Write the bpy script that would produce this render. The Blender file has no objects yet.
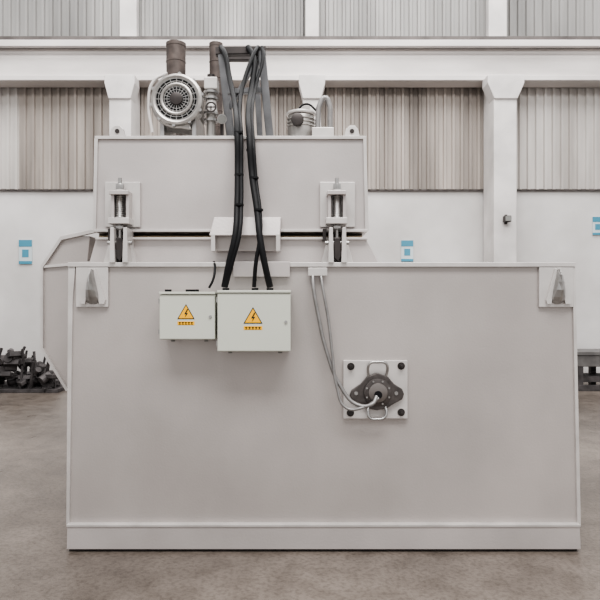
import bpy, bmesh, math, random
from mathutils import Vector, Matrix
random.seed(7)
scene=bpy.context.scene
try:
    scene.view_settings.look='AgX - Medium High Contrast'
except Exception: pass
D=3.05; F=600.0; CH=1.27
# survey helper: measured photo reading + known depth plane -> metres
def W(px,py,Y=0.0):
    return Vector(((px-300)*(D+Y)/F, Y, CH+(300-py)*(D+Y)/F))

# ---------------- materials ----------------
def mat(name,col,rough=0.5,metal=0.0,var=0.06,scale=3.0,bump=0.0,bscale=60,col2=None,stretch=None,detail=5,spec=0.5):
    m=bpy.data.materials.new(name); m.use_nodes=True
    nt=m.node_tree; b=nt.nodes['Principled BSDF']
    b.inputs['Roughness'].default_value=rough; b.inputs['Metallic'].default_value=metal
    b.inputs['Specular IOR Level'].default_value=spec
    tc=nt.nodes.new('ShaderNodeTexCoord'); mp=nt.nodes.new('ShaderNodeMapping')
    nt.links.new(tc.outputs['Object'],mp.inputs['Vector'])
    if stretch: mp.inputs['Scale'].default_value=stretch
    n=nt.nodes.new('ShaderNodeTexNoise'); n.inputs['Scale'].default_value=scale; n.inputs['Detail'].default_value=detail
    nt.links.new(mp.outputs['Vector'],n.inputs['Vector'])
    r=nt.nodes.new('ShaderNodeValToRGB'); nt.links.new(n.outputs['Fac'],r.inputs['Fac'])
    c2=col2 or tuple(max(0,c*(1-var*2)) for c in col)
    r.color_ramp.elements[0].position=0.32; r.color_ramp.elements[1].position=0.68
    r.color_ramp.elements[0].color=(*c2,1); r.color_ramp.elements[1].color=(*col,1)
    nt.links.new(r.outputs['Color'],b.inputs['Base Color'])
    if bump>0:
        n2=nt.nodes.new('ShaderNodeTexNoise'); n2.inputs['Scale'].default_value=bscale
        nt.links.new(tc.outputs['Object'],n2.inputs['Vector'])
        bp=nt.nodes.new('ShaderNodeBump'); bp.inputs['Strength'].default_value=bump; bp.inputs['Distance'].default_value=0.01
        nt.links.new(n2.outputs['Fac'],bp.inputs['Height']); nt.links.new(bp.outputs['Normal'],b.inputs['Normal'])
    return m
M_paint=mat('furnace_paint',(0.475,0.435,0.415),0.36,0.3,0.11,1.5,0.06,90,stretch=(1,1,0.8))
M_paint2=mat('furnace_paint_light',(0.52,0.48,0.465),0.36,0.3,0.10,2.2,0.06,90)
M_plate=mat('plate_paint',(0.60,0.57,0.55),0.36,0.3,0.09,8)
M_steel=mat('bare_steel',(0.45,0.44,0.43),0.3,0.85,0.15,20)
M_mast=mat('mast_steel',(0.16,0.16,0.165),0.4,0.7,0.15,12)
M_dark=mat('dark_iron',(0.06,0.052,0.05),0.42,0.6,0.2,12)
M_flange=mat('machined_flange',(0.14,0.125,0.12),0.35,0.8,0.2,25)
M_gap=mat('insulation_gap',(0.07,0.06,0.05),0.9,0,0.2,15)
M_black=mat('black_rubber',(0.006,0.006,0.007),0.55,0,0.1,30,spec=0.25)
M_rust=mat('weathered_steel',(0.12,0.095,0.085),0.6,0.4,0.25,14)
M_box=mat('cabinet_enamel',(0.53,0.54,0.475),0.35,0,0.02,3)
M_seal=mat('seal_grey',(0.2,0.2,0.19),0.6)
M_yel=mat('warning_yellow',(0.9,0.45,0.01),0.45,0,0.01)
M_ink=mat('warning_black',(0.01,0.01,0.01),0.5)
M_blow=mat('cast_aluminium',(0.40,0.38,0.36),0.35,0.7,0.15,15)
M_cond=mat('flex_conduit_grey',(0.27,0.26,0.255),0.4,0.5,0.1,40)
M_col=mat('column_white',(0.63,0.60,0.585),0.7,0,0.12,2.5,0.1,20)
M_beam=mat('beam_white',(0.67,0.63,0.61),0.7,0,0.14,1.2,0.1,20,stretch=(0.5,1,2))
M_railm=mat('rail_steel',(0.12,0.105,0.10),0.6,0.4,0.2,5)
M_corr=mat('cladding_aged',(0.40,0.355,0.32),0.6,0.1,0.2,1.1,col2=(0.16,0.138,0.122),stretch=(2.2,1,0.25))
M_corr2=mat('cladding_upper',(0.33,0.32,0.31),0.6,0.1,0.2,0.9,col2=(0.16,0.155,0.15),stretch=(2,1,0.25))
M_corrb=mat('cladding_pale_lit',(0.54,0.51,0.485),0.6,0.0,0.15,1.2,col2=(0.32,0.295,0.275),stretch=(1.8,1,0.3))  # light on the outer panels is put into this pale base colour
M_wall=mat('wall_plaster',(0.64,0.62,0.61),0.8,0,0.10,0.9,0.15,12,col2=(0.47,0.45,0.435))
M_blue=mat('notice_blue',(0.06,0.24,0.34),0.4)
M_paper=mat('notice_white',(0.52,0.58,0.60),0.5)
M_scrap=mat('scrap_steel',(0.10,0.09,0.09),0.6,0.5,0.3,7)

# concrete floor
def floor_mat():
    m=bpy.data.materials.new('concrete_floor'); m.use_nodes=True
    nt=m.node_tree; b=nt.nodes['Principled BSDF']
    tc=nt.nodes.new('ShaderNodeTexCoord')
    def noise(s,d,mapscale=(1,1,1)):
        mp=nt.nodes.new('ShaderNodeMapping'); mp.inputs['Scale'].default_value=mapscale
        nt.links.new(tc.outputs['Object'],mp.inputs['Vector'])
        n=nt.nodes.new('ShaderNodeTexNoise'); n.inputs['Scale'].default_value=s; n.inputs['Detail'].default_value=d
        nt.links.new(mp.outputs['Vector'],n.inputs['Vector']); return n
    n1=noise(0.8,8); n2=noise(7,8); n3=noise(90,3); n4=noise(45,5)
    r=nt.nodes.new('ShaderNodeValToRGB'); nt.links.new(n1.outputs['Fac'],r.inputs['Fac'])
    r.color_ramp.elements[0].position=0.33; r.color_ramp.elements[0].color=(0.085,0.070,0.060,1)
    r.color_ramp.elements[1].position=0.68; r.color_ramp.elements[1].color=(0.19,0.160,0.138,1)
    r2=nt.nodes.new('ShaderNodeValToRGB'); nt.links.new(n2.outputs['Fac'],r2.inputs['Fac'])
    r2.color_ramp.elements[0].position=0.3; r2.color_ramp.elements[0].color=(0.74,0.725,0.71,1)
    r2.color_ramp.elements[1].position=0.6; r2.color_ramp.elements[1].color=(1.05,1.05,1.05,1)
    mx=nt.nodes.new('ShaderNodeMixRGB'); mx.blend_type='MULTIPLY'; mx.inputs[0].default_value=1
    nt.links.new(r.outputs[0],mx.inputs[1]); nt.links.new(r2.outputs[0],mx.inputs[2])
    r4=nt.nodes.new('ShaderNodeValToRGB'); nt.links.new(n4.outputs['Fac'],r4.inputs['Fac'])
    r4.color_ramp.elements[0].position=0.35; r4.color_ramp.elements[0].color=(0.75,0.74,0.73,1)
    r4.color_ramp.elements[1].position=0.55; r4.color_ramp.elements[1].color=(1.05,1.05,1.05,1)
    mx2=nt.nodes.new('ShaderNodeMixRGB'); mx2.blend_type='MULTIPLY'; mx2.inputs[0].default_value=1
    nt.links.new(mx.outputs[0],mx2.inputs[1]); nt.links.new(r4.outputs[0],mx2.inputs[2])
    nt.links.new(mx2.outputs[0],b.inputs['Base Color'])
    rr=nt.nodes.new('ShaderNodeMapRange'); nt.links.new(n2.outputs['Fac'],rr.inputs[0])
    rr.inputs[3].default_value=0.22; rr.inputs[4].default_value=0.42
    nt.links.new(rr.outputs[0],b.inputs['Roughness'])
    bp=nt.nodes.new('ShaderNodeBump'); bp.inputs['Strength'].default_value=0.12; bp.inputs['Distance'].default_value=0.01
    nt.links.new(n3.outputs['Fac'],bp.inputs['Height']); nt.links.new(bp.outputs['Normal'],b.inputs['Normal'])
    return m
M_floor=floor_mat()

# ---------------- geometry helpers ----------------
def empty(name,loc=(0,0,0)):
    e=bpy.data.objects.new(name,None); scene.collection.objects.link(e); e.location=loc
    e.empty_display_size=0.1; return e
def finish(bm,name,m,parent=None,bevel=0.0,smooth=False,solid=0):
    bmesh.ops.recalc_face_normals(bm,faces=bm.faces)
    me=bpy.data.meshes.new(name); bm.to_mesh(me); bm.free()
    me.materials.append(m)
    if smooth:
        for p in me.polygons: p.use_smooth=True
    o=bpy.data.objects.new(name,me); scene.collection.objects.link(o)
    if bevel>0:
        b=o.modifiers.new('Bevel','BEVEL'); b.width=bevel; b.segments=2; b.limit_method='ANGLE'; b.angle_limit=math.radians(40)
    if smooth:
        es=o.modifiers.new('Split','EDGE_SPLIT'); es.split_angle=math.radians(40)
    if parent:
        o.parent=parent; o.matrix_parent_inverse=Matrix.Translation(-parent.location)
    return o
def addbox(bm,a,b):
    x0,x1=sorted((a[0],b[0]));y0,y1=sorted((a[1],b[1]));z0,z1=sorted((a[2],b[2]))
    v=[bm.verts.new(p) for p in [(x0,y0,z0),(x1,y0,z0),(x1,y1,z0),(x0,y1,z0),(x0,y0,z1),(x1,y0,z1),(x1,y1,z1),(x0,y1,z1)]]
    for f in [(0,1,2,3),(4,5,6,7),(0,1,5,4),(1,2,6,5),(2,3,7,6),(3,0,4,7)]: bm.faces.new([v[i] for i in f])
def box(name,a,b,m,parent=None,bevel=0.003):
    bm=bmesh.new(); addbox(bm,a,b); return finish(bm,name,m,parent,bevel)
def fbox(name,x0,y0,x1,y1,Y0,Y1,m,parent=None,bevel=0.002,ref=None):
    r=Y0 if ref is None else ref
    a=W(x0,y0,r); b=W(x1,y1,r); return box(name,(a.x,Y0,a.z),(b.x,Y1,b.z),m,parent,bevel)
def addprism(bm,pts,Y0,Y1):
    f=[bm.verts.new((p[0],Y0,p[1])) for p in pts]; k=[bm.verts.new((p[0],Y1,p[1])) for p in pts]
    bm.faces.new(f); bm.faces.new(k[::-1]); n=len(pts)
    for i in range(n): bm.faces.new([f[i],f[(i+1)%n],k[(i+1)%n],k[i]])
def prism(name,ppx,Y0,Y1,m,parent=None,bevel=0.002,ref=None):
    r=Y0 if ref is None else ref
    pts=[(W(x,y,r).x,W(x,y,r).z) for x,y in ppx]
    bm=bmesh.new(); addprism(bm,pts,Y0,Y1); return finish(bm,name,m,parent,bevel)
def addcyl(bm,p0,p1,r0,r1=None,seg=24):
    p0=Vector(p0);p1=Vector(p1); r1=r0 if r1 is None else r1
    d=p1-p0; q=d.to_track_quat('Z','Y').to_matrix().to_4x4()
    bmesh.ops.create_cone(bm,cap_ends=True,segments=seg,radius1=r0,radius2=r1,depth=d.length,matrix=Matrix.Translation((p0+p1)/2)@q)
def cyl(name,p0,p1,r,m,parent=None,r1=None,seg=24,bevel=0):
    bm=bmesh.new(); addcyl(bm,p0,p1,r,r1,seg); return finish(bm,name,m,parent,bevel,True)
def tube(name,pts,r,m,parent=None,cyclic=False,ribbed=False):
    cu=bpy.data.curves.new(name,'CURVE'); cu.dimensions='3D'; cu.bevel_depth=r; cu.bevel_resolution=4; cu.use_fill_caps=True; cu.resolution_u=16
    s=cu.splines.new('BEZIER'); s.bezier_points.add(len(pts)-1)
    for bp,p in zip(s.bezier_points,pts):
        bp.co=p; bp.handle_left_type='AUTO'; bp.handle_right_type='AUTO'
    s.use_cyclic_u=cyclic
    tmp=bpy.data.objects.new(name+'_c',cu); scene.collection.objects.link(tmp)
    bpy.context.view_layer.update()
    dg=bpy.context.evaluated_depsgraph_get()
    me=bpy.data.meshes.new_from_object(tmp.evaluated_get(dg)); me.materials.clear(); me.materials.append(m)
    bpy.data.objects.remove(tmp)
    for p in me.polygons: p.use_smooth=True
    o=bpy.data.objects.new(name,me); scene.collection.objects.link(o)
    if parent: o.parent=parent; o.matrix_parent_inverse=Matrix.Translation(-parent.location)
    return o
def torus(bm,c,axis,R,r,seg=32,ms=8):
    q=Vector(axis).to_track_quat('Z','Y').to_matrix()
    rings=[]
    for i in range(seg):
        a=2*math.pi*i/seg; ring=[]
        for j in range(ms):
            b=2*math.pi*j/ms
            p=Vector(((R+r*math.cos(b))*math.cos(a),(R+r*math.cos(b))*math.sin(a),r*math.sin(b)))
            ring.append(bm.verts.new(Vector(c)+q@p))
        rings.append(ring)
    for i in range(seg):
        for j in range(ms):
            bm.faces.new([rings[i][j],rings[(i+1)%seg][j],rings[(i+1)%seg][(j+1)%ms],rings[i][(j+1)%ms]])

# ---------------- room ----------------
WY=6.35
box('floor',(-14,-7,-0.1),(14,WY+0.5,0),M_floor,None,0)
box('wall_back',(-14,WY,0),(14,WY+0.3,7.6),M_wall,None,0)
def corr(name,x0,x1,z0,z1,Y,m,pitch=0.13,amp=0.035):
    bm=bmesh.new(); xs=[]
    n=max(1,round((x1-x0)/pitch)); pitch=(x1-x0)/n
    prof=[(0,0),(0.50,0),(0.60,1),(0.88,1),(0.98,0)]
    for i in range(n):
        for f,a in prof: xs.append((x0+(i+f)*pitch,Y-a*amp))
    xs.append((x1,Y))
    vb=[(bm.verts.new((a,b,z0)),bm.verts.new((a,b,z1))) for a,b in xs]
    for i in range(len(vb)-1): bm.faces.new([vb[i][0],vb[i+1][0],vb[i+1][1],vb[i][1]])
    return finish(bm,name,m)
zc0=W(0,190,WY).z; zc1=W(0,78,WY).z
XW=lambda px,Y=WY: W(px,0,Y).x
corr('corrugated_cladding',-14,XW(20),zc0,zc1,WY-0.03,M_corrb)
corr('corrugated_cladding',XW(20),XW(505),zc0,zc1,WY-0.03,M_corr)
corr('corrugated_cladding',XW(505),14,zc0,zc1,WY-0.03,M_corrb)
corr('corrugated_cladding',-14,14,W(0,40,WY).z,7.6,WY-0.03,M_corr2)
box('trim_1',(-14,WY-0.05,zc0-0.02),(14,WY,zc0+0.01),M_railm,None,0.003)
# concrete beam
bz0=W(0,79,5.9).z; bz1=W(0,40,5.9).z
beam=empty('concrete_crane_beam',(0,5.9,bz0))
box('beam_web',(-14,6.0,bz0),(14,WY-0.08,bz1),M_beam,beam,0.01)
box('top_flange',(-14,5.88,bz1-0.10),(14,6.0,bz1),M_beam,beam,0.01)
box('bottom_lip',(-14,5.95,bz0),(14,6.0,bz0+0.08),M_beam,beam,0.01)
box('crane_rail',(-14,5.9,bz1),(14,6.1,bz1+0.06),M_railm,beam,0.004)
tube('conduit_pipe',[(-14,5.86,bz1-0.14),(0,5.86,bz1-0.14),(14,5.86,bz1-0.14)],0.012,M_railm,beam)
# columns
def column(x0,x1,k=0.13):
    c=empty('concrete_column',((XW((x0+x1)/2,5.75)),5.9,0))
    a=XW(x0,5.75);b=XW(x1,5.75)
    zt=bz0
    box('shaft',(a,5.75,0),(b,WY-0.09,zt),M_col,c,0.015)
    bm=bmesh.new(); addprism(bm,[(a,zt-0.35),(b,zt-0.35),(b+k,zt-0.12),(b+k,zt),(a-k,zt),(a-k,zt-0.12)],5.72,5.99)
    finish(bm,'corbel',M_col,c,0.01)
    box('upper_shaft',(a+0.04,6.12,bz1+0.05),(b-0.02,WY-0.09,7.6),M_col,c,0.01)
    return c
column(109,131,0.06); column(303,321,0.06); cr=column(494,517,0.1)
# small black outlet box on right column, with an added lamp front
fl=empty('wall_outlet_box',W(507,219,5.7))
p=W(507,219,5.68)
box('outlet_body',(p.x-0.05,5.63,p.z-0.045),(p.x+0.05,5.72,p.z+0.045),M_dark,fl,0.008)
box('added_lamp_glass',(p.x-0.04,5.622,p.z-0.035),(p.x+0.04,5.63,p.z+0.035),M_seal,fl,0.002)
box('outlet_bracket',(p.x-0.015,5.71,p.z-0.07),(p.x+0.015,5.75,p.z+0.07),M_dark,fl,0.002)
# notices
def notice(px,py,w,h):
    n=empty('wall_notice',W(px,py,WY-0.02))
    a=W(px-w/2,py+h/2,WY);b=W(px+w/2,py-h/2,WY)
    box('board',(a.x,WY-0.02,a.z),(b.x,WY-0.001,b.z),M_paper,n,0)
    hh=b.z-a.z; ww=b.x-a.x
    box('header',(a.x,WY-0.025,b.z-hh*0.28),(b.x,WY-0.0195,b.z),M_blue,n,0)
    box('footer',(a.x,WY-0.025,a.z),(b.x,WY-0.0195,a.z+hh*0.12),M_blue,n,0)
    box('diagram',(a.x+ww*.25,WY-0.024,a.z+hh*.28),(a.x+ww*.75,WY-0.0195,a.z+hh*.6),M_blue,n,0)
notice(26,252,13,24); notice(407,251,12,21); notice(597,226,10,18)

# ---------------- furnace ----------------
fur=empty('industrial_melting_furnace',(0,0,0))
prism('tank_body',[(71,266),(572,266),(577.5,527),(68,527)],0.0,1.7,M_paint,fur,0.004)
prism('tank_top_flange',[(69,262.5),(574,262.5),(574,267),(69,267)],-0.018,1.71,M_plate,fur,0.002,ref=0)
prism('left_edge_strip',[(69,267),(76,267),(73.5,300),(70,526),(67,526)],-0.012,0.05,M_plate,fur,0.002,ref=0)
prism('right_edge_strip',[(571.5,267),(574.5,267),(580,526),(576.5,526)],-0.012,0.05,M_plate,fur,0.002,ref=0)
prism('base_skirt',[(67,526),(580,526),(581,549.5),(66.5,549.5)],-0.03,1.72,M_paint2,fur,0.003,ref=-0.03)
prism('base_skirt_cap',[(67,524.3),(580,524.3),(580,526.5),(67,526.5)],-0.035,0,M_plate,fur,0.001,ref=-0.03)
box('skid_foot',(W(70,550).x,-0.01,0),(W(576,550).x,1.69,0.02),M_dark,fur,0)
prism('lid_seat_collar',[(96,238.5),(366,238.5),(379,263.5),(89,263.5)],0.10,1.5,M_paint2,fur,0.003)
prism('lid_seat_flange',[(96,237.3),(366.5,237.3),(367.5,239.5),(95.5,239.5)],0.075,0.12,M_plate,fur,0.001,ref=0.08)
fbox('lid_seal',99,230,362,240,0.16,1.45,M_gap,fur,0)
fbox('seal_rope',99,235.8,362,237.4,0.11,0.16,mat('ceramic_rope',(0.36,0.28,0.18),0.9),fur,0.002)
prism('lid_body',[(98,139),(364,139),(366.5,231.5),(95,231.5)],0.08,1.5,M_paint2,fur,0.005)
prism('lid_top_edge',[(95.5,136.5),(366,136.5),(366,139.5),(95.5,139.5)],0.068,1.51,M_plate,fur,0.001,ref=0.08)
prism('lid_bottom_edge',[(94,229.5),(367.5,229.5),(367.5,232),(94,232)],0.066,1.51,M_plate,fur,0.001,ref=0.08)
prism('lid_side_gusset',[(95,139),(98.5,139),(96.5,231),(93.5,231)],0.068,0.1,M_plate,fur,0.001,ref=0.08)
prism('lid_side_gusset',[(363,139),(366,139),(368.5,231),(365,231)],0.068,0.1,M_plate,fur,0.001,ref=0.08)
for cx in (117,352):
    prism('lid_lifting_tab',[(cx-8,137),(cx-6,129),(cx-2,125.5),(cx+3,125.5),(cx+6,129),(cx+8,137)],0.14,0.165,M_plate,fur,0.002)
    a=W(cx,131,0.135); cyl('tab_hole',a,a+Vector((0,0.004,0)),0.012,M_dark,fur)
def chute():
    prism('side_chute',[(76,236),(60,238),(41,267),(41,349),(67,392),(74,392),(90,236)],0.35,1.25,M_paint,fur,0.003)
    outline=[(94,229.5),(60,237),(40,266.5),(40,349),(66,391.5)]
    inner=[(94,232.5),(61.5,239.8),(42.7,267.5),(42.7,348.2),(68,390)]
    for i in range(4):
        prism('chute_rim',[outline[i],outline[i+1],inner[i+1],inner[i]],0.33,0.36,M_plate,fur,0,ref=0.33)
    bm=bmesh.new()
    q=[W(60,238,0.35),W(94,231,0.35),W(94,231,0.9),W(60,238,0.9)]
    A=[bm.verts.new(v+Vector((0,0,0.012))) for v in q];B=[bm.verts.new(v) for v in q]
    bm.faces.new(A);bm.faces.new(B[::-1])
    for i in range(4): bm.faces.new([A[i],A[(i+1)%4],B[(i+1)%4],B[i]])
    finish(bm,'chute_cover',M_plate,fur,0.002)
    prism('chute_stiffener',[(42,265.5),(94,261),(94,264),(42,268)],0.335,0.35,M_plate,fur,0.001)
chute()
def lug(cx,w):
    fbox('lug_plate',cx-w,267.5,cx+w-2,307,-0.016,-0.001,M_plate,fur,0.002,ref=0)
    bm=bmesh.new()
    sec=[(270,1.2,-0.05),(275,2.4,-0.075),(282,4.0,-0.085),(290,6.0,-0.08),(297,7.6,-0.066),(301,7.8,-0.05),(304,6.0,-0.03)]
    rows=[]
    for y,hw,Yf in sec:
        c0=W(cx,y,0); hwm=hw/F*D
        rows.append([bm.verts.new((c0.x-hwm,-0.015,c0.z)),bm.verts.new((c0.x-hwm*0.7,Yf+0.02,c0.z)),bm.verts.new((c0.x-hwm*0.12,Yf,c0.z)),bm.verts.new((c0.x+hwm*0.12,Yf,c0.z)),bm.verts.new((c0.x+hwm*0.7,Yf+0.02,c0.z)),bm.verts.new((c0.x+hwm,-0.015,c0.z))])
    for i in range(len(rows)-1):
        for j in range(5): bm.faces.new([rows[i][j],rows[i][j+1],rows[i+1][j+1],rows[i+1][j]])
        bm.faces.new([rows[i][5],rows[i][0],rows[i+1][0],rows[i+1][5]])
    bm.faces.new(rows[0]);bm.faces.new(rows[-1][::-1])
    finish(bm,'lug_horn',M_steel,fur,0.002)
    prism('lug_gusset',[(cx+1,269),(cx+3,269),(cx+13,300),(cx+12,304),(cx+7,304)],-0.03,-0.014,M_plate,fur,0.001,ref=0)
    prism('lug_gusset',[(cx-1,269),(cx-3,269),(cx-12,300),(cx-11,304),(cx-7,304)],-0.03,-0.014,M_plate,fur,0.001,ref=0)
lug(94,17); lug(556,18)
def clamp(cx,l,r):
    P=fur
    fbox('clamp_backplate',cx-l,182,cx+r,227,0.058,0.079,M_plate,P,0.002,ref=0.06)
    fbox('clamp_bracket_top',cx-10,191,cx+9,195,-0.02,0.06,M_paint2,P,0.002,ref=0)
    fbox('clamp_bracket_bottom',cx-11,218,cx+10,224,-0.02,0.06,M_plate,P,0.002,ref=0)
    for dx in (-9,6):
        fbox('clamp_cheek',cx+dx,195,cx+dx+3,219,0.0,0.06,M_paint2,P,0.001,ref=0)
    p=lambda y,Y=0.02: Vector((W(cx,0,0.02).x,Y,W(0,y,0.02).z))
    cyl('clamp_rod',p(178),p(246),0.010,M_steel,P)
    bm=bmesh.new()
    for i in range(11):
        torus(bm,p(197+i*2.0),(0,0,1),0.018,0.0045,16,6)
    finish(bm,'clamp_spring',M_steel,P,smooth=True)
    cyl('clamp_nut',p(184),p(190),0.022,M_steel,P,seg=6,bevel=0.002)
    cyl('clamp_washer',p(190),p(191.5),0.028,M_plate,P)
    cyl('clamp_nut',p(225),p(230),0.021,M_steel,P,seg=6,bevel=0.002)
    for dx in (-8,5):
        prism('clamp_fork',[(cx+dx,228),(cx+dx+3.5,228),(cx+dx+4.5,263),(cx+dx-1,263)],-0.03,0.10,M_plate,P,0.002,ref=0)
    cyl('clamp_roller',Vector((W(cx-5,0).x,0.01,W(0,246).z)),Vector((W(cx+5,0).x,0.01,W(0,246).z)),0.028,M_dark,P,bevel=0.002)
    cyl('clamp_pin',Vector((W(cx-12,0).x,0.0,W(0,243).z)),Vector((W(cx+12,0).x,0.0,W(0,243).z)),0.011,M_steel,P)
    prism('clamp_tongue',[(cx-3,238),(cx+3,238),(cx+4,256),(cx+1,262),(cx-3,258)],-0.02,0.02,M_dark,P,0.003,ref=0)
    prism('clamp_wedge',[(cx-14,228),(cx-10,228),(cx-11,240),(cx-14,240)],0.03,0.08,M_dark,P,0.001,ref=0)
    for s in (-1,1):
        prism('clamp_foot_gusset',[(cx+s*9,240),(cx+s*10,240),(cx+s*16,263),(cx+s*9,263)],0.04,0.1,M_plate,P,0.001,ref=0.05)
clamp(120,15,20); clamp(337,17,18)
def guard():
    P=fur
    bm=bmesh.new()
    xs0,xs1=W(214,0).x,W(281,0).x; xb0,xb1=W(210,0).x,W(278,0).x
    z0=W(0,217).z; z1=W(0,236).z
    f=[bm.verts.new(v) for v in [(xs0,0.0,z0),(xs1,0.0,z0),(xb1+0.01,-0.03,z1),(xb0,-0.03,z1)]]
    b=[bm.verts.new((xs0,0.079,z0+0.005)),bm.verts.new((xs1,0.079,z0+0.005)),bm.verts.new((xb1+0.01,0.079,z1)),bm.verts.new((xb0,0.079,z1))]
    bm.faces.new(f);bm.faces.new(b[::-1])
    for i in range(4): bm.faces.new([f[i],f[(i+1)%4],b[(i+1)%4],b[i]])
    finish(bm,'cable_guard_hood',M_paint2,P,0.003)
    fbox('cable_guard_apron',212,235,278,251,0.02,0.07,M_paint,P,0.002,ref=0.02)
    for x in (211,276): fbox('cable_guard_leg',x,234,x+4,251,-0.03,0.07,M_plate,P,0.001,ref=-0.03)
    fbox('cable_tray_riser',234,262,290,277,-0.03,-0.013,M_paint2,P,0.002,ref=0)
guard()

# ---------------- electrical boxes ----------------
def ebox(x0,y0,x1,y1,dep,tri):
    c=W((x0+x1)/2,(y0+y1)/2,-dep/2); e=empty('electrical_junction_box',c)
    Yf=-dep
    a=W(x0,y0,Yf);b=W(x1,y1,Yf)
    box('enclosure',(a.x,Yf+0.02,a.z),(b.x,-0.014,b.z),M_box,e,0.004)
    box('door_seal',(a.x+0.004,Yf+0.015,a.z-0.004),(b.x-0.004,Yf+0.02,b.z+0.004),M_seal,e,0)
    box('door_1',(a.x-0.003,Yf,a.z-0.008),(b.x+0.003,Yf+0.015,b.z+0.003),M_box,e,0.004)
    box('rain_lip',(a.x-0.004,Yf-0.006,a.z-0.006),(b.x+0.004,-0.014,a.z+0.006),M_box,e,0.002)
    xm=(b.x-0.02); zz=(a.z+b.z)/2
    cyl('door_lock',(xm,Yf-0.006,zz),(xm,Yf+0.001,zz),0.007,M_steel,e)
    for zq in (a.z-0.04,b.z+0.04):
        cyl('hinge',(a.x-0.006,Yf+0.012,zq-0.012),(a.x-0.006,Yf+0.012,zq+0.012),0.005,M_steel,e,seg=12)
    for xq in (a.x+0.05,b.x-0.05):
        cyl('cable_gland',(xq,-dep/2,b.z-0.012),(xq,-dep/2,b.z),0.010,M_seal,e,seg=12)
    for xq in (a.x+0.03,(a.x+b.x)/2,b.x-0.10):
        cyl('cable_gland',(xq,-0.085,a.z+0.004),(xq,-0.085,a.z+0.018),0.017,M_black,e,seg=12)
    tx,ty,s=tri; t=W(tx,ty,Yf); R=s/F*(D+Yf)
    def T(r,zo=0): return [(t.x+r*math.cos(math.radians(an)),t.z+zo+r*math.sin(math.radians(an))) for an in (90,210,330)]
    for r,y,mm,nm in ((R,0.0015,M_ink,'warning_border'),(R*0.84,0.003,M_yel,'warning_triangle')):
        bm=bmesh.new(); addprism(bm,T(r),Yf-y,Yf+0.001); finish(bm,nm,mm,e,0)
    z=[(0.12,0.5),(-0.16,-0.02),(0.0,-0.02),(-0.10,-0.36),(0.2,0.1),(0.04,0.1),(0.24,0.5)]
    bm=bmesh.new(); addprism(bm,[(t.x+q[0]*R,t.z+q[1]*R) for q in z],Yf-0.004,Yf); finish(bm,'lightning_bolt',M_ink,e,0)
    zt=t.z-R*0.74
    box('caption_plate',(t.x-R*0.85,Yf-0.001,zt-0.018),(t.x+R*0.85,Yf,zt),M_yel,e,0)
    bm=bmesh.new()
    for i in range(5):
        x=t.x-R*0.72+i*R*0.30
        addbox(bm,(x,Yf-0.002,zt-0.015),(x+R*0.22,Yf,zt-0.012)); addbox(bm,(x,Yf-0.002,zt-0.007),(x+R*0.22,Yf,zt-0.003))
        addbox(bm,(x+R*.08,Yf-0.002,zt-0.015),(x+R*0.14,Yf,zt-0.003))
    finish(bm,'caption_text',M_ink,e,0)
ebox(160,293,214.5,340,0.13,(186,314,10))
ebox(218,291.5,290,352,0.15,(253,318,11))

# ---------------- port flange ----------------
pf=empty('burner_port_flange',W(376,390,-0.03))
fbox('square_plate',343,360,407,418,-0.02,-0.001,M_plate,pf,0.003,ref=0)
prism('oval_flange',[(349,394),(351,389),(360,383),(366,376),(376,372),(387,376),(393,383),(401,388),(403,393),(401,398),(392,403),(386,407),(376,409),(366,407),(360,402),(351,398)],-0.04,-0.02,M_flange,pf,0.004,ref=0)
c=W(376.5,391)
cyl('hub_ring',c+Vector((0,-0.055,0)),c+Vector((0,-0.03,0)),0.070,M_flange,pf,seg=40,bevel=0.004)
cyl('hub_cap',c+Vector((0,-0.066,0)),c+Vector((0,-0.05,0)),0.048,mat('hub_iron',(0.22,0.20,0.19),0.35,0.8),pf,seg=40,bevel=0.004)
cyl('hub_socket',c+Vector((0.0,-0.068,-0.01)),c+Vector((0,-0.06,-0.01)),0.02,M_black,pf)
bm=bmesh.new()
for k in range(8):
    a=math.pi/8+k*math.pi/4; p=c+Vector((0.060*math.cos(a),-0.055,0.060*math.sin(a)))
    addcyl(bm,p,p+Vector((0,-0.006,0)),0.005,seg=6)
for x in (356,396):
    p=W(x,393,-0.04); addcyl(bm,p,p+Vector((0,-0.012,0)),0.010,seg=6)
finish(bm,'flange_bolts',M_steel,pf)
bm=bmesh.new()
for x,y in ((350.5,366),(400.5,365.5),(350,412),(400.5,411.5)):
    p=W(x,y); addcyl(bm,p+Vector((0,-0.023,0)),p+Vector((0,-0.019,0)),0.019); addcyl(bm,p+Vector((0,-0.036,0)),p+Vector((0,-0.02,0)),0.012,seg=6); addcyl(bm,p+Vector((0,-0.048,0)),p+Vector((0,-0.03,0)),0.007,seg=12)
finish(bm,'corner_bolts',M_dark,pf,0.001)
def P3(x,y,Y): 
    w=W(x,y); return Vector((w.x,Y,w.z))
tube('handle_upper',[P3(368,376,-0.03),P3(367,366,-0.05),P3(369,362,-0.055),P3(376,361,-0.055),P3(384,362,-0.055),P3(386,366,-0.05),P3(385,376,-0.03)],0.007,M_steel,pf)
tube('handle_lower',[P3(368,404,-0.03),P3(367,412,-0.05),P3(369,416,-0.055),P3(376,417,-0.055),P3(382,416,-0.055),P3(385,412,-0.05),P3(384,404,-0.03)],0.007,M_steel,pf)
fc=empty('flexible_conduit',P3(330,330,-0.03))
tube('hose_1',[P3(313,268,0.0),P3(313,285,-0.04),P3(318,315,-0.05),P3(326,350,-0.05),P3(340,385,-0.06),P3(356,402,-0.08),P3(370,401,-0.09),P3(375,394,-0.07)],0.0095,M_cond,fc)
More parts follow.
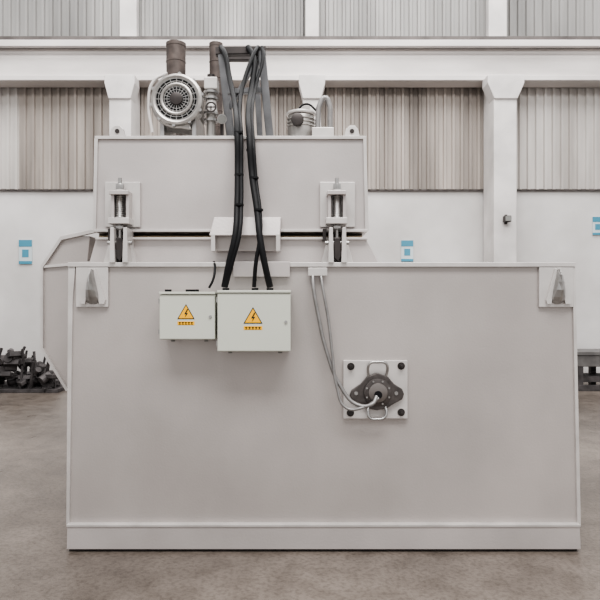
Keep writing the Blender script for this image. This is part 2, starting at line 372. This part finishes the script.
tube('hose_2',[P3(320,268,0.0),P3(322,285,-0.04),P3(328,320,-0.05),P3(332,355,-0.06),P3(336,385,-0.07),P3(345,405,-0.08),P3(362,404,-0.09),P3(377,396,-0.07)],0.0075,M_cond,fc)
fbox('conduit_saddle',308,268,327,276,-0.03,-0.018,M_plate,fc,0.002,ref=0)

# ---------------- cable mast & bundles ----------------
lidz=W(0,136.5,0.08).z
lt=lidz
ms=empty('cable_support_mast',(W(245,0,0.45).x,0.45,lt))
def P4(x,y,Y): return W(x,y,Y)
def angle(name,p,q,w,m,par):
    d=(q-p); L=d.length; t=w*0.18
    mm=Matrix.Translation((p+q)/2)@d.to_track_quat('Z','Y').to_matrix().to_4x4()
    bm=bmesh.new()
    bmesh.ops.create_cube(bm,size=1,matrix=mm@Matrix.Translation((0,-w/2,0))@Matrix.Diagonal((w,t,L,1)))
    bmesh.ops.create_cube(bm,size=1,matrix=mm@Matrix.Translation((-w/2,0,0))@Matrix.Diagonal((t,w,L,1)))
    return finish(bm,name,m,par,0.001)
angle('post_left',P4(221,50,0.5),Vector((P4(232,0,0.5).x,0.5,lidz)),0.034,M_mast,ms)
angle('post_right',P4(262,52,0.5),Vector((P4(272,0,0.5).x,0.5,lidz)),0.042,M_mast,ms)
angle('post_rear_left',P4(224,58,0.85),Vector((P4(236,0,0.85).x,0.85,lidz)),0.034,M_mast,ms)
angle('post_rear_right',P4(256,58,0.85),Vector((P4(262,0,0.85).x,0.85,lidz)),0.034,M_mast,ms)
angle('crossbar',P4(216,52,0.5),P4(266,51,0.5),0.04,M_dark,ms)
angle('rear_crossbar',P4(222,58,0.85),P4(260,58,0.85),0.035,M_dark,ms)
angle('side_bar',P4(219,52,0.5),P4(224,58,0.85),0.035,M_dark,ms)
angle('side_bar',P4(262,52,0.5),P4(258,58,0.85),0.035,M_dark,ms)
angle('tie_bar',P4(226,92,0.5),P4(268,90,0.5),0.028,M_mast,ms)
angle('brace',P4(258,56,0.5),P4(229,108,0.5),0.028,M_mast,ms)
fbox('mast_base',224,136,280,133,0.44,0.95,M_plate,ms,0.002,ref=0.08)
cb=empty('black_cable_bundle',W(245,180,0.02))
def bundle(path,r):
    tube('cable_1',[W(x,y,Y) for x,y,Y in path],r,M_black,cb)
pa=[(221,47,0.47),(225,54,0.42),(229,75,0.36),(235,105,0.2),(237,130,0.03),(237.5,170,0.0),(237,205,-0.05),(235,235,-0.11),(229,262,-0.11),(224,287,-0.085)]
pb=[(258,47,0.47),(254,54,0.42),(243,85,0.32),(239.5,110,0.18),(241,135,0.03),(241,170,0.0),(241,205,-0.05),(239,235,-0.11),(232,262,-0.11),(225.5,287,-0.085)]
pc=[(248,47,0.47),(254,58,0.42),(252,85,0.34),(248.5,112,0.16),(249.5,140,0.02),(252,175,0.0),(257,210,-0.06),(260,238,-0.11),(265,265,-0.11),(270,287,-0.085)]
pd=[(262,47,0.47),(263,58,0.42),(256,85,0.34),(252,112,0.16),(253.5,145,0.02),(256,180,0.0),(260,212,-0.06),(260,238,-0.11),(256,262,-0.11),(254,287,-0.085)]
bundle(pa,0.015); bundle(pb,0.012); bundle(pc,0.016); bundle(pd,0.010)
bundle([(214,262,0.0),(215,268,-0.05),(213,280,-0.08),(209,288,-0.085)],0.006)
bm=bmesh.new()
for (x,y,Y) in ((238.5,133,0.03),(239,175,0.0),(239,205,-0.05),(251,150,0.02),(254,178,0.0),(258.5,210,-0.06)):
    p=W(x,y,Y); addcyl(bm,p+Vector((0,0,-0.005)),p+Vector((0,0,0.005)),0.024)
finish(bm,'cable_ties',M_black,cb)

# ---------------- blower ----------------
bl=empty('centrifugal_blower',W(177,105,0.4))
BY=0.30
c=W(176.5,99,BY); R=0.148
bm=bmesh.new()
pts=[]
for i in range(49):
    a=math.radians(-60+i*7.0); r=R*(0.88+0.20*i/48)
    pts.append((c.x+r*math.cos(a),c.z+r*math.sin(a)))
pts.append((c.x+R*0.55,c.z-R*1.15))
addprism(bm,pts,BY+0.02,BY+0.14); finish(bm,'scroll_housing',M_blow,bl,0.012)
bm=bmesh.new()
torus(bm,c+Vector((0,0.01,0)),(0,1,0),R*0.88,0.016,48,8); torus(bm,c+Vector((0,0.0,0)),(0,1,0),R*0.56,0.010,40,8)
finish(bm,'inlet_ring',M_blow,bl,smooth=True)
cyl('inlet_dark',c+Vector((0,0.008,0)),c+Vector((0,0.03,0)),R*0.82,M_black,bl,seg=40)
bm=bmesh.new()
for rr in (0.36,0.46,0.68,0.78): torus(bm,c+Vector((0,-0.002,0)),(0,1,0),R*rr,0.0022,36,6)
for k in range(20):
    a=k*math.pi/10; d=Vector((math.cos(a),0,math.sin(a)))
    addcyl(bm,c+d*R*0.2+Vector((0,0.0,0)),c+d*R*0.86+Vector((0,0.0,0)),0.0028,seg=6)
finish(bm,'inlet_grille',M_steel,bl,smooth=True)
cyl('grille_hub',c+Vector((0,-0.015,0)),c+Vector((0,0.02,0)),R*0.24,M_dark,bl,bevel=0.003)
bm=bmesh.new()
for k in range(10):
    a=k*math.pi/5+0.2; p=c+Vector((R*0.97*math.cos(a),0.0,R*0.97*math.sin(a))); addcyl(bm,p,p+Vector((0,0.05,0)),0.010,seg=8)
finish(bm,'rim_bolts',M_steel,bl)
cyl('motor_body',c+Vector((0,0.14,0)),c+Vector((0,0.42,0)),R*0.62,M_blow,bl,bevel=0.01)
bm=bmesh.new()
for k in range(20):
    a=k*math.pi/10; d=Vector((math.cos(a),0,math.sin(a)))
    t=d.cross(Vector((0,1,0)))*0.003
    q=[c+d*R*.6+Vector((0,.18,0)),c+d*R*.75+Vector((0,.18,0)),c+d*R*.75+Vector((0,.38,0)),c+d*R*.6+Vector((0,.38,0))]
    A=[bm.verts.new(v+t) for v in q];B=[bm.verts.new(v-t) for v in q]
    bm.faces.new(A);bm.faces.new(B[::-1])
    for i in range(4): bm.faces.new([A[i],A[(i+1)%4],B[(i+1)%4],B[i]])
finish(bm,'motor_fins',M_blow,bl)
box('blower_foot',(c.x-0.13,BY+0.02,lidz),(c.x+0.11,BY+0.4,lidz+0.025),M_steel,bl)
for s in(-1,1):
    box('blower_leg',(c.x+s*0.09-0.012,BY+0.04,lidz+0.02),(c.x+s*0.09+0.012,BY+0.36,c.z-0.06),M_steel,bl)
tube('lifting_strap',[c+Vector((-0.14,0.02,-0.18)),c+Vector((-0.160,0.02,-0.02)),c+Vector((-0.135,0.03,0.11)),c+Vector((-0.06,0.04,0.16))],0.009,M_plate,bl)

# stacks
def stack(px,w,py0,Y):
    s=empty('exhaust_stack',(W(px,0,Y).x,Y,lidz)); t=W(px,py0,Y); r=w/2*(D+Y)/F
    cyl('pipe',Vector((t.x,Y,lidz)),t,r,M_rust,s,seg=32)
    bm=bmesh.new()
    z=lidz+0.2
    while z<t.z-0.01: 
        torus(bm,(t.x,Y,z),(0,0,1),r,0.003,32,6); z+=0.11
    finish(bm,'pipe_seams',M_rust,s,smooth=True)
    cyl('cap',t-Vector((0,0,0.015)),t+Vector((0,0,0.008)),r*1.04,M_rust,s,seg=32)
stack(176,19,45,1.0); stack(216,13,45,1.0)

# gas valve train
vt=empty('gas_valve_train',W(210,110,0.5))
def V(x,y,Y=0.4): return W(x,y,Y)
cyl('valve_pipe',Vector((V(211,0).x,0.4,lidz)),V(211,92),0.026,M_blow,vt)
bm=bmesh.new()
for y in (122,115,100,94): addcyl(bm,V(211,y),V(211,y-2.2),0.042,seg=28)
finish(bm,'valve_flanges',M_steel,vt,smooth=True)
cyl('valve_body',V(211,113),V(211,101),0.038,M_plate,vt,r1=0.030)
fbox('actuator_box',205,79,218,91,0.36,0.46,M_plate,vt,0.006,ref=0.4)
cyl('actuator_cap',V(211,79),V(211,75),0.022,M_dark,vt)
cyl('gauge',V(222,119,0.38),V(222,119,0.42),0.028,M_steel,vt)
cyl('gauge_face',V(222,119,0.375),V(222,119,0.38),0.022,M_seal,vt)
cyl('gauge_stem',Vector((V(222,0).x,0.42,lidz)),V(222,119,0.42),0.01,M_dark,vt)
cyl('handwheel_spindle',V(211,107,0.4),V(211,107,0.3),0.008,M_steel,vt)
bm=bmesh.new(); torus(bm,V(211,107,0.3),(0,1,0),0.026,0.005,24,6); addcyl(bm,V(207,107,0.3),V(215,107,0.3),0.004,seg=6); finish(bm,'handwheel',M_dark,vt)

# relief motor + conduit
rm=empty('pressure_relief_motor',W(301,125,0.4))
c2=W(301,124,0.4)
cyl('drum',(c2.x,0.4,lidz),(c2.x,0.4,c2.z+0.045),0.076,M_blow,rm,seg=40,bevel=0.008)
cyl('drum_lid',(c2.x,0.4,c2.z+0.045),(c2.x,0.4,c2.z+0.063),0.084,M_plate,rm,seg=40,bevel=0.006)
cyl('stub',(c2.x+0.02,0.4,c2.z+0.06),(c2.x+0.02,0.4,c2.z+0.10),0.03,M_plate,rm)
cyl('side_face',(c2.x-0.02,0.30,c2.z-0.0),(c2.x-0.02,0.35,c2.z),0.035,M_dark,rm,bevel=0.004)
bm=bmesh.new()
for z in (0.0,0.02,0.04): torus(bm,(c2.x,0.4,c2.z+z-0.02),(0,0,1),0.078,0.004,40,6)
finish(bm,'drum_ribs',M_blow,rm,smooth=True)
tube('conduit_loop',[Vector((W(318,0,.35).x,0.35,lidz)),W(318,118,.35),W(320,104,.35),W(325,98,.35),W(329,104,.35),W(330,120,.35),Vector((W(330,0,.35).x,0.35,lidz))],0.015,M_cond,rm)
tube('thin_wire',[W(296,112,.35),W(306,104,.35),W(318,112,.35)],0.006,M_black,rm)
fbox('terminal_block',312,127,334,137,0.3,0.42,M_plate,rm,0.004,ref=0.3)

# ---------------- scrap piles ----------------
def scrap(name,xa,xb,hmax,Ya,Yb,n):
    bm=bmesh.new()
    for i in range(n):
        Y=random.uniform(Ya,Yb); t=random.random(); x=W(xa+(xb-xa)*t,0,Y).x
        s=random.uniform(0.04,0.11); h=random.uniform(0.02,hmax)*(1-abs(t-.45)*1.1)
        k=random.random()
        rot=Matrix.Rotation(random.uniform(0,3.1),4,'Z')@Matrix.Rotation(random.uniform(-.5,.5),4,'X')
        z=max(h,s*0.75)
        if k<0.55:
            bmesh.ops.create_cube(bm,size=1,matrix=Matrix.Translation((x,Y,z))@rot@Matrix.Diagonal((s*2,s,s*0.7,1)))
        elif k<0.8:
            bmesh.ops.create_cone(bm,cap_ends=True,segments=16,radius1=s*.6,radius2=s*.6,depth=s*1.5,matrix=Matrix.Translation((x,Y,z))@rot@Matrix.Rotation(1.4,4,'X'))
        else:
            bmesh.ops.create_cube(bm,size=1,matrix=Matrix.Translation((x,Y,z))@rot@Matrix.Diagonal((s*.35,s*.35,s*4,1)))
    a=W(xa,0,Ya).x;b=W(xb,0,Ya).x
    addbox(bm,(a,Ya,0),(b,Yb,0.05))
    for v in bm.verts: v.co.z=max(v.co.z,0.001)
    finish(bm,name,M_scrap,None,0.004)
scrap('scrap_metal_pile',-20,58,0.55,5.15,5.95,180)
tr=empty('steel_trestle',W(592,380,5.4))
Y0=5.3
M_tr=mat('trestle_grey',(0.20,0.19,0.185),0.5,0.5,0.2,6)
a=W(576,0,Y0).x;b=W(640,0,Y0).x
box('tray',(a+0.02,Y0,0.34),(b,Y0+0.5,0.50),M_tr,tr,0.01)
box('tray_rim',(a-0.03,Y0-0.02,0.50),(b+0.03,Y0+0.52,0.55),M_tr,tr,0.005)
for x in (a+0.07,(a+b)/2,b-0.05):
    for y in (Y0+0.05,Y0+0.45): box('leg',(x-0.04,y-0.04,0),(x+0.04,y+0.04,0.35),M_scrap,tr,0.004)
box('skid',(a,Y0,0.0),(b,Y0+0.08,0.08),M_scrap,tr,0.004)
box('shelf',(a+0.05,Y0+0.05,0.12),(b,Y0+0.45,0.20),M_scrap,tr,0.004)

# ---------------- lights ----------------
w=bpy.data.worlds.new('hall_daylight'); scene.world=w; w.use_nodes=True
bg=w.node_tree.nodes['Background']; bg.inputs[0].default_value=(1.0,0.99,0.985,1); bg.inputs[1].default_value=1.0
def area(name,loc,rot,sx,sy,pw,col=(1,0.99,0.975)):
    l=bpy.data.lights.new(name,'AREA'); l.shape='RECTANGLE'; l.size=sx; l.size_y=sy; l.energy=pw; l.color=col
    o=bpy.data.objects.new(name,l); o.location=loc; o.rotation_euler=rot; scene.collection.objects.link(o)
area('skylight_lamp',(0,2.8,8.2),(math.radians(20),0,0),12,3,900)
area('skylight_lamp',(0.5,-3.5,7.5),(math.radians(25),0,0),6,2,750)

# ---------------- camera ----------------
cam=bpy.data.cameras.new('camera'); cam.lens=36; cam.sensor_width=36; cam.sensor_fit='HORIZONTAL'
co=bpy.data.objects.new('camera',cam); co.location=(0,-D,CH); co.rotation_euler=(math.radians(90),0,0)
scene.collection.objects.link(co); scene.camera=co
